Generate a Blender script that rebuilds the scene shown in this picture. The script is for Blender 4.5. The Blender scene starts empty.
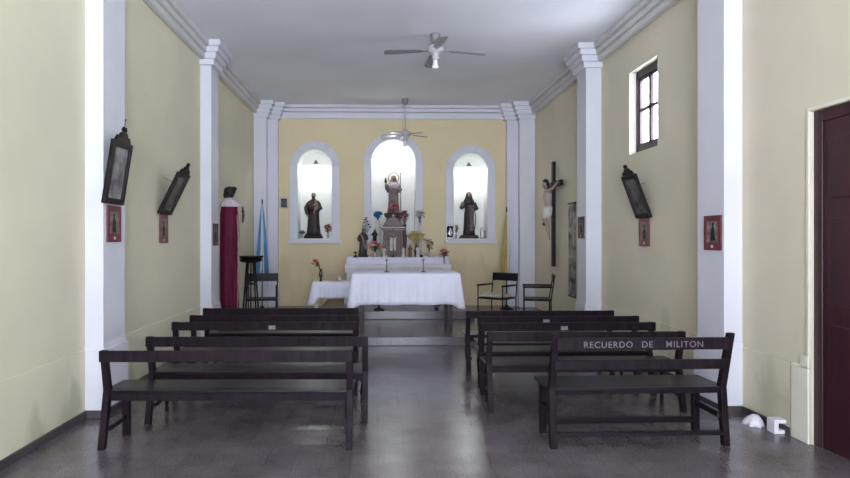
import bpy, bmesh, math, random
from mathutils import Vector, Matrix
random.seed(7)
PI = math.pi
C = bpy.context.scene.collection
XL, XR, YF, YB, HC = -2.62, 3.35, -3.2, 13.5, 4.48
P1, P2 = .13, .28            # heights of the two sanctuary levels

# ---------------------------------------------------------------- materials
def mat(name, col, rough=.6, metal=0, var=.08, scale=6, bump=0, bscale=40, col2=None, emit=None, spec=.5, stretch=(1,1,1)):
    m = bpy.data.materials.new(name); m.use_nodes = True
    nt = m.node_tree; N = nt.nodes; L = nt.links
    b = N['Principled BSDF']
    b.inputs['Roughness'].default_value = rough
    b.inputs['Metallic'].default_value = metal
    b.inputs['Specular IOR Level'].default_value = spec
    tc = N.new('ShaderNodeTexCoord'); mp = N.new('ShaderNodeMapping'); mp.inputs['Scale'].default_value = stretch
    L.new(tc.outputs['Object'], mp.inputs[0])
    n = N.new('ShaderNodeTexNoise'); n.inputs['Scale'].default_value = scale; n.inputs['Detail'].default_value = 5
    L.new(mp.outputs[0], n.inputs['Vector'])
    r = N.new('ShaderNodeValToRGB')
    c2 = col2 or tuple(max(0, c*(1-2*var)) for c in col)
    r.color_ramp.elements[0].position = .35; r.color_ramp.elements[1].position = .68
    r.color_ramp.elements[0].color = (*c2, 1); r.color_ramp.elements[1].color = (*col, 1)
    L.new(n.outputs['Fac'], r.inputs[0]); L.new(r.outputs[0], b.inputs['Base Color'])
    if bump:
        n2 = N.new('ShaderNodeTexNoise'); n2.inputs['Scale'].default_value = bscale; n2.inputs['Detail'].default_value = 4
        L.new(mp.outputs[0], n2.inputs['Vector'])
        bp = N.new('ShaderNodeBump'); bp.inputs['Strength'].default_value = bump; bp.inputs['Distance'].default_value = .02
        L.new(n2.outputs['Fac'], bp.inputs['Height']); L.new(bp.outputs[0], b.inputs['Normal'])
    if emit:
        b.inputs['Emission Color'].default_value = (*emit[0], 1); b.inputs['Emission Strength'].default_value = emit[1]
    return m

def wall_mat(name, col, stain, lo=0.0, hi=1.1, off=0):
    """plaster with faint blotches and damp marks near the ground"""
    m = mat(name, col, .75, var=.035, scale=1.3, bump=.06, bscale=25)
    nt = m.node_tree; N = nt.nodes; L = nt.links; b = N['Principled BSDF']
    base = b.inputs['Base Color'].links[0].from_socket
    tc = N.new('ShaderNodeTexCoord'); sep = N.new('ShaderNodeSeparateXYZ'); L.new(tc.outputs['Object'], sep.inputs[0])
    n = N.new('ShaderNodeTexNoise'); n.inputs['Scale'].default_value = 1.9; n.inputs['Detail'].default_value = 3
    mp = N.new('ShaderNodeMapping'); mp.inputs['Scale'].default_value = (1, 1, .45); mp.inputs['Location'].default_value = (0, off, 0)
    L.new(tc.outputs['Object'], mp.inputs[0]); L.new(mp.outputs[0], n.inputs['Vector'])
    r = N.new('ShaderNodeMapRange'); r.inputs[1].default_value = lo; r.inputs[2].default_value = hi
    r.inputs[3].default_value = .13; r.inputs[4].default_value = -.25
    L.new(sep.outputs['Z'], r.inputs[0])
    a = N.new('ShaderNodeMath'); a.operation = 'ADD'; L.new(n.outputs['Fac'], a.inputs[0]); L.new(r.outputs[0], a.inputs[1])
    r2 = N.new('ShaderNodeMapRange'); r2.inputs[1].default_value = .56; r2.inputs[2].default_value = .66
    r2.inputs[3].default_value = 0; r2.inputs[4].default_value = .6; L.new(a.outputs[0], r2.inputs[0])
    mx = N.new('ShaderNodeMixRGB'); mx.inputs[2].default_value = (*stain, 1)
    L.new(r2.outputs[0], mx.inputs[0]); L.new(base, mx.inputs[1]); L.new(mx.outputs[0], b.inputs['Base Color'])
    return m

M = {}
M['wall'] = wall_mat('cream_green_plaster', (.66, .62, .47), (.36, .37, .24))
M['wall_l'] = wall_mat('cream_green_plaster_left', (.66, .62, .47), (.36, .37, .24), 0, .9, 5.3)
M['wall_r'] = wall_mat('cream_beige_plaster_right', (.67, .605, .475), (.40, .37, .26))
M['backwall'] = wall_mat('yellow_plaster', (.72, .61, .39), (.60, .50, .32), 1.0, 1.9)
M['white'] = mat('white_trim_paint', (.66, .655, .73), .55, var=.03, scale=2)
M['cornice'] = mat('grey_cornice_paint', (.64, .62, .62), .7, var=.04, scale=2)
M['niche'] = mat('white_niche_plaster', (.80, .80, .78), .6, var=.02)
M['reveal'] = mat('pale_cream_reveal', (.74, .71, .60), .7, var=.04)
M['ceiling'] = mat('grey_ceiling_paint', (.78, .78, .85), .8, var=.05, scale=.7)
M['base'] = mat('grey_baseboard', (.075, .065, .065), .4, var=.2)
M['wood'] = mat('dark_bench_wood', (.026, .011, .018), .34, spec=.28, var=.3, scale=9, bump=.08, bscale=30, stretch=(.25, 3, 3))
M['wood_black'] = mat('blackened_bench_wood', (.015, .011, .019), .34, spec=.28, var=.3, scale=9, bump=.08, bscale=30, stretch=(.25, 3, 3))
M['leg'] = mat('dull_dark_leg_wood', (.020, .011, .017), .55, var=.3, scale=9, spec=.12, stretch=(3, 3, .4))
M['door'] = mat('maroon_door_wood', (.045, .009, .018), .35, var=.2, scale=5, stretch=(3, 3, .3))
M['winwood'] = mat('brown_window_wood', (.05, .025, .035), .45, var=.2)
M['frame'] = mat('near_black_carved_wood', (.015, .009, .009), .45, spec=.2, var=.3, scale=20)
M['red'] = mat('red_print_border', (.17, .012, .03), .45, var=.25, scale=14)
M['redpale'] = mat('faded_red_print_border', (.22, .06, .075), .5, var=.2, scale=14)
M['print'] = mat('grey_print', (.30, .28, .25), .45, var=.3, scale=16, col2=(.05, .05, .05))
M['picture'] = mat('dim_etching', (.34, .32, .34), .15, var=.3, scale=7, col2=(.12, .11, .12))
M['picdark'] = mat('dim_dark_etching', (.16, .15, .15), .15, var=.3, scale=7, col2=(.05, .045, .045))
M['cloth'] = mat('white_linen', (.74, .74, .88), .8, var=.03, bump=.1, bscale=60)
M['altar'] = mat('pale_altar_paint', (.76, .73, .80), .5, var=.06, scale=5)
M['black'] = mat('black_metal', (.012, .011, .013), .45, spec=.2, var=.2)
M['chairseat'] = mat('pale_cushion', (.55, .50, .44), .8, var=.1)
M['magenta'] = mat('magenta_satin', (.125, .003, .030), .6, spec=.2, var=.25, scale=5, stretch=(3, 3, .4))
M['lace'] = mat('white_lace', (.62, .55, .60), .8, var=.2, scale=30)
M['hair'] = mat('black_hair', (.012, .010, .010), .5)
M['skin'] = mat('painted_skin', (.26, .15, .11), .5)
M['statbrown'] = mat('brown_statue_paint', (.045, .024, .020), .5, var=.35, scale=9)
M['statdark'] = mat('dark_brown_habit', (.034, .016, .018), .55, var=.35, scale=8)
M['statgrey'] = mat('rose_grey_robe', (.27, .21, .20), .55, var=.3, scale=10)
M['pinkish'] = mat('dusty_rose_paint', (.34, .21, .20), .6, var=.2, scale=12)
M['gold'] = mat('dull_gold', (.42, .30, .10), .35, .6, var=.2)
M['shrine'] = mat('purplish_brown_shrine', (.10, .042, .048), .45, var=.3, scale=10)
M['blue'] = mat('light_blue_silk', (.12, .32, .62), .6, var=.15)
M['whitesilk'] = mat('white_silk', (.70, .72, .76), .6, var=.05)
M['yellow'] = mat('yellow_silk', (.60, .42, .13), .6, var=.12)
M['fred'] = mat('red_petals', (.50, .015, .03), .6, var=.2)
M['fpink'] = mat('pink_petals', (.75, .22, .28), .6, var=.2)
M['fblue'] = mat('blue_petals', (.03, .16, .42), .6, var=.3)
M['fmauve'] = mat('mauve_petals', (.26, .09, .13), .6, var=.3)
M['fcream'] = mat('cream_petals', (.62, .50, .22), .6, var=.2)
M['fwhite'] = mat('white_petals', (.72, .70, .66), .6, var=.1)
M['green'] = mat('dark_leaves', (.03, .07, .025), .6, var=.3, scale=20)
M['greygreen'] = mat('grey_green_leaves', (.16, .17, .13), .6, var=.3, scale=20)
M['vase'] = mat('pale_glass_vase', (.45, .46, .45), .15)
M['darkvase'] = mat('dark_glazed_vase', (.03, .02, .02), .2)
M['fan'] = mat('white_fan_enamel', (.50, .49, .50), .4, var=.03)
M['blade'] = mat('grey_fan_blade', (.24, .23, .25), .45, var=.08)
M['frost'] = mat('frosted_lamp_glass', (.82, .82, .82), .3, var=.02)
M['bulb'] = mat('lit_bulb', (1, 1, 1), .4, emit=((1, 1, .95), 5))
M['silver'] = mat('aged_silver', (.25, .24, .26), .3, .7, var=.2)
M['panelart'] = mat('mottled_painted_panel', (.50, .46, .42), .6, scale=5, col2=(.05, .04, .035), stretch=(1, 1, 1))
M['corpus'] = mat('pale_painted_body', (.40, .31, .27), .5, var=.1)
M['plaque'] = mat('faded_plaque', (.32, .26, .29), .5, var=.2, scale=30)
M['letter'] = mat('pale_hand_lettering', (.19, .15, .18), .7, var=.2, scale=60)
M['ivory'] = mat('ivory_paint', (.60, .56, .52), .6, var=.1)

# floor: dark polished tiles
def floor_mat():
    m = mat('dark_polished_tiles', (.165, .137, .155), .24, var=.2, scale=2.4, spec=.6)
    nt = m.node_tree; N = nt.nodes; L = nt.links; b = N['Principled BSDF']
    base = b.inputs['Base Color'].links[0].from_socket
    tc = N.new('ShaderNodeTexCoord')
    br = N.new('ShaderNodeTexBrick'); br.offset = 0; br.inputs['Scale'].default_value = 1
    br.inputs['Brick Width'].default_value = .20; br.inputs['Row Height'].default_value = .20
    br.inputs['Mortar Size'].default_value = .006; br.inputs['Color1'].default_value = (1, 1, 1, 1)
    br.inputs['Color2'].default_value = (.9, .89, .9, 1); br.inputs['Mortar'].default_value = (.84, .83, .83, 1)
    L.new(tc.outputs['Object'], br.inputs['Vector'])
    mx = N.new('ShaderNodeMixRGB'); mx.blend_type = 'MULTIPLY'; mx.inputs[0].default_value = 1
    L.new(base, mx.inputs[1]); L.new(br.outputs['Color'], mx.inputs[2])
    n = N.new('ShaderNodeTexNoise'); n.inputs['Scale'].default_value = 70; n.inputs['Detail'].default_value = 3
    L.new(tc.outputs['Object'], n.inputs['Vector'])
    rr = N.new('ShaderNodeMapRange'); rr.inputs[1].default_value = .35; rr.inputs[2].default_value = .7
    rr.inputs[3].default_value = .7; rr.inputs[4].default_value = 1.25; L.new(n.outputs['Fac'], rr.inputs[0])
    m2 = N.new('ShaderNodeVectorMath'); m2.operation = 'SCALE'
    L.new(mx.outputs[0], m2.inputs[0]); L.new(rr.outputs[0], m2.inputs['Scale'])
    L.new(m2.outputs[0], b.inputs['Base Color'])
    n3 = N.new('ShaderNodeTexNoise'); n3.inputs['Scale'].default_value = 3; L.new(tc.outputs['Object'], n3.inputs['Vector'])
    r3 = N.new('ShaderNodeMapRange'); r3.inputs[3].default_value = .21; r3.inputs[4].default_value = .29
    L.new(n3.outputs['Fac'], r3.inputs[0]); L.new(r3.outputs[0], b.inputs['Roughness'])
    bp = N.new('ShaderNodeBump'); bp.inputs['Strength'].default_value = .12; bp.inputs['Distance'].default_value = .004
    L.new(br.outputs['Fac'], bp.inputs['Height']); bp.invert = True; L.new(bp.outputs[0], b.inputs['Normal'])
    return m
M['floor'] = floor_mat()

# ---------------------------------------------------------------- mesh helpers
def B(): return bmesh.new()
def box(bm, x0, x1, y0, y1, z0, z1, mtx=None):
    v = [bm.verts.new((x, y, z)) for z in (z0, z1) for y in (y0, y1) for x in (x0, x1)]
    for f in ((0,2,3,1), (4,5,7,6), (0,1,5,4), (2,6,7,3), (0,4,6,2), (1,3,7,5)): bm.faces.new([v[i] for i in f])
    if mtx is not None:
        for a in v: a.co = mtx @ a.co
    return bm
def rings(bm, rs, cap=True):
    """rs: list of rings of points"""
    vs = [[bm.verts.new(p) for p in r] for r in rs]
    n = len(vs[0])
    for a, b in zip(vs, vs[1:]):
        for i in range(n): bm.faces.new((a[i], a[(i+1) % n], b[(i+1) % n], b[i]))
    if cap: bm.faces.new(vs[0][::-1]); bm.faces.new(vs[-1])
    return bm
def tube(bm, pts, rad, seg=10):
    pts = [Vector(p) for p in pts]
    if not isinstance(rad, (list, tuple)): rad = [rad]*len(pts)
    out = []; up = None
    for i, p in enumerate(pts):
        d = (pts[min(i+1, len(pts)-1)] - pts[max(i-1, 0)]).normalized()
        if up is None: up = Vector((0, 0, 1)) if abs(d.z) < .9 else Vector((1, 0, 0))
        u = d.cross(up).normalized(); w = u.cross(d).normalized(); up = w
        out.append([p + u*math.cos(2*PI*k/seg)*rad[i] + w*math.sin(2*PI*k/seg)*rad[i] for k in range(seg)])
    return rings(bm, out)
def lathe(bm, prof, c=(0, 0, 0), seg=20, sx=1, sy=1):
    return rings(bm, [[Vector(c) + Vector((max(r, .0005)*math.cos(2*PI*k/seg)*sx, max(r, .0005)*math.sin(2*PI*k/seg)*sy, z)) for k in range(seg)] for r, z in prof])
def ell(bm, c, r, seg=14, mtx=None):
    n = seg//2 + 2
    out = []
    for j in range(n+1):
        t = PI*j/n; s = max(math.sin(t), .01)
        ring = [Vector((r[0]*s*math.cos(2*PI*k/seg), r[1]*s*math.sin(2*PI*k/seg), -r[2]*math.cos(t))) for k in range(seg)]
        if mtx is not None: ring = [mtx @ p for p in ring]
        out.append([p + Vector(c) for p in ring])
    return rings(bm, out)
def prism(bm, pts, y0, y1, plane='xz'):
    f = {'xz': lambda a, b, d: (a, d, b), 'yz': lambda a, b, d: (d, a, b), 'xy': lambda a, b, d: (a, b, d)}[plane]
    return rings(bm, [[f(a, b, y0) for a, b in pts], [f(a, b, y1) for a, b in pts]])
def loft(bm, secs, folds=0, amp=0, seg=36, ph=0, off=None):
    """secs: (z, rx, ry[, cx, cy]) ; folds ripple the cross section"""
    out = []
    for i, s in enumerate(secs):
        z, rx, ry = s[:3]; cx, cy = (s[3], s[4]) if len(s) > 3 else (0, 0)
        a = amp*(1 - i/(len(secs)-1))
        out.append([(cx + rx*math.cos(t)*(1 + a*math.sin(folds*t + ph + .4*math.sin(3*z*9))), cy + ry*math.sin(t)*(1 + a*math.sin(folds*t + ph + .4*math.sin(3*z*9))), z)
                    for t in (2*PI*k/seg for k in range(seg))])
    return rings(bm, out)

def obj(name, bm, m, parent=None, loc=None, smooth=False, bevel=0, sub=0, remesh=0):
    bmesh.ops.recalc_face_normals(bm, faces=bm.faces)
    me = bpy.data.meshes.new(name); bm.to_mesh(me); bm.free()
    me.materials.append(m if not isinstance(m, str) else M[m])
    if smooth:
        for p in me.polygons: p.use_smooth = True
    o = bpy.data.objects.new(name, me); C.objects.link(o)
    if parent: o.parent = parent
    if loc: o.location = loc
    if remesh:
        r = o.modifiers.new('skin', 'REMESH'); r.mode = 'VOXEL'; r.voxel_size = remesh; r.use_smooth_shade = True
        s = o.modifiers.new('soften', 'SMOOTH'); s.iterations = 3
    if bevel:
        b = o.modifiers.new('edge', 'BEVEL'); b.width = bevel; b.segments = 2; b.limit_method = 'ANGLE'
    if sub:
        s = o.modifiers.new('sub', 'SUBSURF'); s.levels = sub; s.render_levels = sub
    return o
def thing(name, label, cat, loc=(0, 0, 0), rz=0, group=None):
    o = bpy.data.objects.new(name, None); C.objects.link(o); o.empty_display_size = .1
    o.location = loc; o.rotation_euler = (0, 0, rz); o['label'] = label; o['category'] = cat
    if group: o['group'] = group
    return o
def tag(o, label, cat, group=None):
    o['label'] = label; o['category'] = cat
    if group: o['group'] = group
    return o
def struct(name, bm, m, **k):
    o = obj(name, bm, m, **k); o['kind'] = 'structure'; return o
def plabel(o, label): o['label'] = label; return o

# ---------------------------------------------------------------- the room
bm = B(); box(bm, XL-.3, XR+.3, YF-.3, YB+.6, -.2, 0); struct('floor', bm, 'floor')
bm = B(); box(bm, XL, XR, 9.21, YB, 0, P1); struct('floor.001', bm, 'floor', bevel=.008)
bm = B(); box(bm, -1.1, 1.75, 11.2, YB, P1, P2); struct('floor.002', bm, 'floor', bevel=.008)
bm = B(); box(bm, XL-.3, XR+.3, YF-.3, YB+.6, HC, HC+.2); struct('ceiling', bm, 'ceiling')
# left wall, with the thicker dado band to 0.6 m
bm = B(); box(bm, XL-.3, XL, YF, YB+.6, 0, HC); box(bm, XL, XL+.012, YF, 9.2, 0, .6)
struct('wall_left', bm, 'wall_l')
# right wall: high windows and a door
RW = [(7.33, 8.18, 2.70, 3.80)]
DY0, DY1, DZ = 3.55, 4.72, 2.58
bm = B(); T = XR + .3
box(bm, XR, T, YF, DY0, 0, 2.70); box(bm, XR, T, DY1, YB+.6, 0, 2.70)
box(bm, XR, T, DY0, DY1, DZ, 2.70); box(bm, XR, T, YF, YB+.6, 3.80, HC)
ws = [(-.6, .25), (2.2, 3.05), (7.33, 8.18)]
e = YF
for a, b in ws: box(bm, XR, T, e, a, 2.70, 3.80); e = b
box(bm, XR, T, e, YB+.6, 2.70, 3.80)
box(bm, XR-.012, XR, DY1+.21, 9.2, 0, .6)
struct('wall_right', bm, 'wall_r')
# far wall with three arched niches
NI = [(-1.37, .375, 1.58, 3.53), (.335, .49, 1.58, 3.74), (2.02, .375, 1.58, 3.46)]   # centre, half width, sill, arch top
def arch(cx, r, zt, n=20, z0=None):
    zc = zt - r
    return [(cx + r*math.cos(t), zc + r*math.sin(t)) for t in (PI*k/n for k in range(n+1))]   # right to left
bm = B(); e = XL; YN = 13.98
for cx, r, z0, zt in NI:
    box(bm, e, cx-r, YB, YN, 0, HC); box(bm, cx-r, cx+r, YB, YN, 0, z0)
    prism(bm, arch(cx, r, zt) + [(cx-r, HC), (cx+r, HC)], YB, YN)
    e = cx + r
box(bm, e, XR, YB, YN, 0, HC); box(bm, XL, XR, YN, YN+.12, 0, HC)
struct('wall_back', bm, 'backwall')
k = 0
trim = ['trim_%d' % i for i in range(1, 60)]
def nt(): global k; k += 1; return trim[k-1]
for cx, r, z0, zt in NI:
    # plastered lining of the niche (back, reveal and vault)
    out = [(cx+r, z0)] + arch(cx, r, zt) + [(cx-r, z0)]
    inn = [(cx + (x-cx)*(1-.012/r), z if z < zt-r else zt-r + (z-(zt-r))*(1-.012/r)) for x, z in out]
    bm = B()
    for a, b, c_, d in zip(out, out[1:], inn[1:], inn): prism(bm, [a, b, c_, d], YB-.005, YN-.001)
    box(bm, cx-r, cx+r, YB-.005, YN-.001, z0, z0+.012)
    prism(bm, [(cx-r, z0)] + arch(cx, r, zt)[::-1] + [(cx+r, z0)], YN-.014, YN-.001)
    struct(nt(), bm, 'niche')
    # raised white surround and sill
    w = .17 if r < .4 else .155
    bm = B(); o2 = [(cx+r+w, z0)] + [(cx+(r+w)*math.cos(t), zt-r+(r+w)*math.sin(t)) for t in (PI*j/20 for j in range(21))] + [(cx-r-w, z0)]
    for a, b, c_, d in zip(o2, o2[1:], out[1:], out): prism(bm, [a, b, c_, d], YB-.04, YB)
    o3 = [(cx + (x-cx)*(1-.05/(r+w)), z) for x, z in o2]
    box(bm, cx-r-w-.02, cx+r+w+.02, YB-.09, YB, z0-.10, z0-.002)
    struct(nt(), bm, 'white', bevel=.01)

# pilasters (white) with plinth, shaft and stepped capital
TIERS = [(4.15, 4.235, .05), (4.235, 4.32, .09), (4.32, 4.40, .13), (4.40, HC, .175)]
def pilaster(x0, x1, y0, y1, zb=0):
    bm = B()
    box(bm, x0, x1, y0, y1, zb, HC)
    box(bm, x0-.025, x1+.025, y0-.025, y1+.025, zb, .6)
    box(bm, x0-.012, x1+.012, y0-.012, y1+.012, .6, .63)
    for a, b, p in TIERS: box(bm, x0-p, x1+p, y0-p, y1+p, a, b)
    struct(nt(), bm, 'white')
LX, RX, RXM = XL+.16, XR-.17, XR-.23
for y0, y1 in ((1.9, 2.36), (5.62, 6.09), (9.22, 9.64)):
    pilaster(XL-.1, LX, y0, y1); pilaster(RXM if y0 > 9 else RX, XR+.1, y0, y1)
pilaster(XL-.1, -2.36, 13.16, 13.42); pilaster(-2.7, -2.15, 13.36, 13.6)
pilaster(3.03, XR+.1, 13.16, 13.42); pilaster(2.79, 3.4, 13.36, 13.6)
# cornice along each wall
for xa, s in ((XL, 1), (XR, -1)):
    bm = B()
    for a, b, p in TIERS[1:]:
        x0, x1 = sorted((xa, xa+s*p)); box(bm, x0, x1, YF, YB, a, b)
    struct(nt(), bm, 'cornice', bevel=.02)
bm = B()
for a, b, p in ((4.19, 4.33, .045), (4.33, 4.41, .10), (4.41, HC, .15)): box(bm, XL, XR, YB-p, YB, a, b)
struct(nt(), bm, 'white', bevel=.03)
# baseboards
bm = B(); box(bm, XL, XL+.03, YF, 5.59, 0, .065); box(bm, XL, LX+.04, 5.58, 5.6, 0, .065); box(bm, LX+.02, LX+.04, 5.58, 6.13, 0, .065); box(bm, XL, XL+.03, 6.12, 9.19, 0, .065)
struct('baseboard_left', bm, 'base')
bm = B(); box(bm, XR-.03, XR, DY1+.22, 5.59, 0, .065); box(bm, RX-.04, XR, 5.58, 5.6, 0, .065); box(bm, RX-.04, RX-.02, 5.58, 6.13, 0, .065); box(bm, XR-.03, XR, 6.12, 9.19, 0, .065)
struct('baseboard_right', bm, 'base')
# near wall behind the camera with the open church entrance
EX0, EX1, EZ = -1.1, 1.8, 3.4
bm = B(); box(bm, XL-.3, EX0, YF-.3, YF, 0, HC); box(bm, EX1, XR+.3, YF-.3, YF, 0, HC); box(bm, EX0, EX1, YF-.3, YF, EZ, HC)
struct('wall_front', bm, 'wall')

# windows on the right wall
def window(n, y0, y1, z0, z1):
    fx = XR+.08
    bm = B()
    w = .075
    box(bm, fx, fx+.06, y0+.02, y0+.02+w, z0, z1); box(bm, fx, fx+.06, y1-.02-w, y1-.02, z0, z1)
    box(bm, fx, fx+.06, y0+.02, y1-.02, z0, z0+w+.02); box(bm, fx, fx+.06, y0+.02, y1-.02, z1-w-.03, z1)
    o = struct('window_%d' % n, bm, 'winwood', bevel=.004)
    ym = (y0+y1)/2; zm = z0 + (z1-z0)*.52
    for a, b in ((y0+.02+w, ym), (ym, y1-.02-w)):
        s = B()
        box(s, fx+.01, fx+.045, a, a+.035, z0+w+.02, z1-w-.03); box(s, fx+.01, fx+.045, b-.035, b, z0+w+.02, z1-w-.03)
        box(s, fx+.01, fx+.045, a, b, zm-.02, zm+.02)
        box(s, fx+.01, fx+.045, a, b, z0+w+.02, z0+w+.06); box(s, fx+.01, fx+.045, a, b, z1-w-.07, z1-w-.03)
        so = obj('sash', s, 'winwood', o)
        g = B(); box(g, fx+.025, fx+.029, a+.035, b-.035, z0+w+.06, zm-.02); box(g, fx+.025, fx+.029, a+.035, b-.035, zm+.02, z1-w-.07)
        obj('pane', g, glass, so)
    # cream reveal lining
    r = B()
    box(r, XR-.004, fx+.1, y0, y0+.008, z0, z1); box(r, XR-.004, fx+.1, y1-.008, y1, z0, z1)
    box(r, XR-.004, fx+.1, y0, y1, z0, z0+.008); box(r, XR-.004, fx+.1, y0, y1, z1-.008, z1)
    struct(nt(), r, 'reveal')
glass = bpy.data.materials.new('window_glass'); glass.use_nodes = True
g_ = glass.node_tree; g_.nodes.clear()
ou = g_.nodes.new('ShaderNodeOutputMaterial'); mxs = g_.nodes.new('ShaderNodeMixShader'); tr = g_.nodes.new('ShaderNodeBsdfTransparent'); gl = g_.nodes.new('ShaderNodeBsdfGlossy')
gl.inputs['Roughness'].default_value = .05; mxs.inputs[0].default_value = .06
g_.links.new(tr.outputs[0], mxs.inputs[1]); g_.links.new(gl.outputs[0], mxs.inputs[2]); g_.links.new(mxs.outputs[0], ou.inputs[0])
window(1, 7.33, 8.18, 2.70, 3.80)
window(2, 2.2, 3.05, 2.70, 3.80)
window(3, -.6, .25, 2.70, 3.80)

# maroon door in the right wall
dx = XR+.025
bm = B()
box(bm, dx, dx+.05, DY0, DY0+.09, 0.002, DZ); box(bm, dx, dx+.05, DY1-.09, DY1, 0.002, DZ); box(bm, dx, dx+.05, DY0+.09, DY1-.09, DZ-.09, DZ)
door = struct('door_1', bm, 'door', bevel=.004)
ym = (DY0+DY1)/2
for a, b in ((DY0+.09, ym), (ym, DY1-.09)):
    s = B(); box(s, dx+.01, dx+.05, a+.003, b-.003, .002, DZ-.09)
    for z0, z1 in ((.18, .95), (1.1, 1.75), (1.9, 2.35)):
        for q in (0, .015):
            box(s, dx-.008+q*.4, dx+.02, a+.08+q*2, b-.08-q*2, z0+q*2, z1-q*2)
    lf = obj('door_leaf', s, 'door', door, bevel=.004)
s = B(); lathe(s, [(.012, 0), (.012, .03), (.03, .04), (.034, .06), (.02, .075)], seg=14)
for v in s.verts: v.co = Vector((dx-.004-v.co.z, ym-.08+v.co.x, 1.05+v.co.y))
obj('door_knob', s, 'silver', door, smooth=True)
# pale surround: narrow above, wider plinth block below
bm = B(); box(bm, XR-.012, XR, DY1, DY1+.035, 0, DZ+.03); box(bm, XR-.012, XR, DY0-.035, DY0, 0, DZ+.03); box(bm, XR-.012, XR, DY0, DY1, DZ, DZ+.03)
box(bm, XR-.02, XR, DY1, DY1+.10, .58, .68); box(bm, XR-.02, XR, DY1, DY1+.20, 0, .60)
struct(nt(), bm, 'reveal', bevel=.006)

# ---------------------------------------------------------------- benches
def bench(loc, L, h, label, rz=0, style='low', wood='wood', group=None, lean=.06, splay=.10, plaque=None, front='turned', text=None, seat=.43, sd=.34):
    t = thing('church_bench', label, 'bench', loc, rz, group)
    w = .05
    for s in (0, 1):
        x0 = s*(L-w); m = B()
        prof = [(0, 0), (.055, 0), (splay+.06, seat), (splay-lean+.045, h), (splay-lean, h), (splay+.0, seat)]
        prism(m, prof, x0, x0+w, 'yz'); obj('rear_leg', m, 'leg', t, bevel=.004)
    yr = splay-lean
    m = B(); th = .085 if style == 'low' else .09
    box(m, -.0 if style == 'low' else w*.5, L if style == 'low' else L-w*.5, yr-.012, yr+.016, h-th-(0 if style == 'low' else .03), h-(0 if style == 'low' else .03))
    top = obj('top_rail', m, 'leg', t, bevel=.004)
    if style != 'low':
        m = B(); q = (h-.65)/(h-seat); box(m, w*.5, L-w*.5, splay-lean*.5-.012, splay-lean*.5+.016, .60, .675); obj('lower_rail', m, 'leg', t, bevel=.004)
    m = B(); box(m, w+.001, L-w-.001, splay-.0, splay+.0605, seat-.022, seat); box(m, 0, L, splay+.061, splay+sd+.03, seat-.022, seat)
    obj('seat', m, wood, t, bevel=.006)
    m = B(); a = .062 if style == 'low' else .03
    box(m, w, L-w, splay+.015, splay+.04, seat-.022-a, seat-.022); box(m, w, L-w, splay+sd-.03, splay+sd-.005, seat-.022-a, seat-.022)
    for x in (.03, L-.055): box(m, x, x+.025, splay+.055, splay+sd-.03, seat-.022-a, seat-.022)
    obj('apron', m, 'leg', t)
    for s in (0, 1):
        m = B(); xc = .055 if s == 0 else L-.055; yc = splay+sd-.04
        if front == 'turned':
            lathe(m, [(.016, 0), (.02, .03), (.014, .05), (.022, .10), (.027, .17), (.018, .24), (.013, .26), (.024, .28), (.024, .30)], (xc, yc, 0), 14)
            box(m, xc-.024, xc+.024, yc-.024, yc+.024, .30, seat-.022)
            obj('front_leg', m, 'leg', t, smooth=False)
        else:
            box(m, xc-.027, xc+.027, yc-.025, yc+.025, 0, seat-.022); obj('front_leg', m, 'leg', t, bevel=.004)
    if style != 'low':
        yc = splay+sd-.04
        m = B(); box(m, w, L-w, .01, .06, .085, .115); obj('foot_rail', m, wood, t, bevel=.003)
        m = B(); box(m, .08, L-.08, yc-.015, yc+.015, .07, .12); obj('stretcher', m, wood, t, bevel=.003)
        for x in (.035, L-.075):
            m = B(); box(m, x, x+.035, .05, yc-.02, .215, .26); obj('side_stretcher', m, wood, t, bevel=.003)
    else:
        for x in (.04, L-.07):
            m = B(); box(m, x, x+.03, splay*.4+.04, splay+sd-.06, .13, .165)
            obj('side_stretcher', m, wood, t)
    if plaque is not None:
        m = B(); box(m, plaque-.035, plaque+.035, yr-.0165, yr-.0118, h-.075, h-.035); plabel(obj('nameplate', m, 'plaque', t), 'small faded pale nameplate')
    if text:
        for word, x, sz in text:
            cu = bpy.data.curves.new('lettering', 'FONT'); cu.body = word; cu.size = sz; cu.extrude = .001; cu.space_character = 1.15; cu.offset = .0002
            tmp = bpy.data.objects.new('tmp', cu); C.objects.link(tmp)
            bpy.context.view_layer.update()
            me = bpy.data.meshes.new_from_object(tmp.evaluated_get(bpy.context.evaluated_depsgraph_get()))
            bpy.data.objects.remove(tmp)
            me.name = 'lettering'; me.materials.clear(); me.materials.append(M['letter'])
            o = bpy.data.objects.new('lettering', me); C.objects.link(o); o.parent = t
            o.rotation_euler = (PI/2, 0, 0); o.location = (x, yr-.0135, h-.100); plabel(o, 'pale hand-painted capital letters')
    return t
GL, GR = 'low benches left of the aisle', 'low benches right of the aisle'
bench((-2.115, 4.72, 0), 1.92, .745, 'nearest dark bench left of the aisle, square legs and open back', -.02, wood='wood_black', group=GL, front='square')
bench((-2.01, 5.38, 0), 1.92, .745, 'second bench left of the aisle, just beyond the nearest one', -.015, wood='wood_black', group=GL)
bench((-2.10, 6.33, 0), 1.89, .745, 'third bench left of the aisle, middle of the left rows, small nameplate on rail', -.01, group=GL, plaque=1.02)
bench((-2.085, 6.88, 0), 1.865, .745, 'fourth bench left of the aisle, second from the sanctuary step', -.01, group=GL)
bench((-2.135, 7.58, 0), 1.895, .745, 'farthest bench left of the aisle, closest to the sanctuary step', -.01, group=GL)
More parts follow.
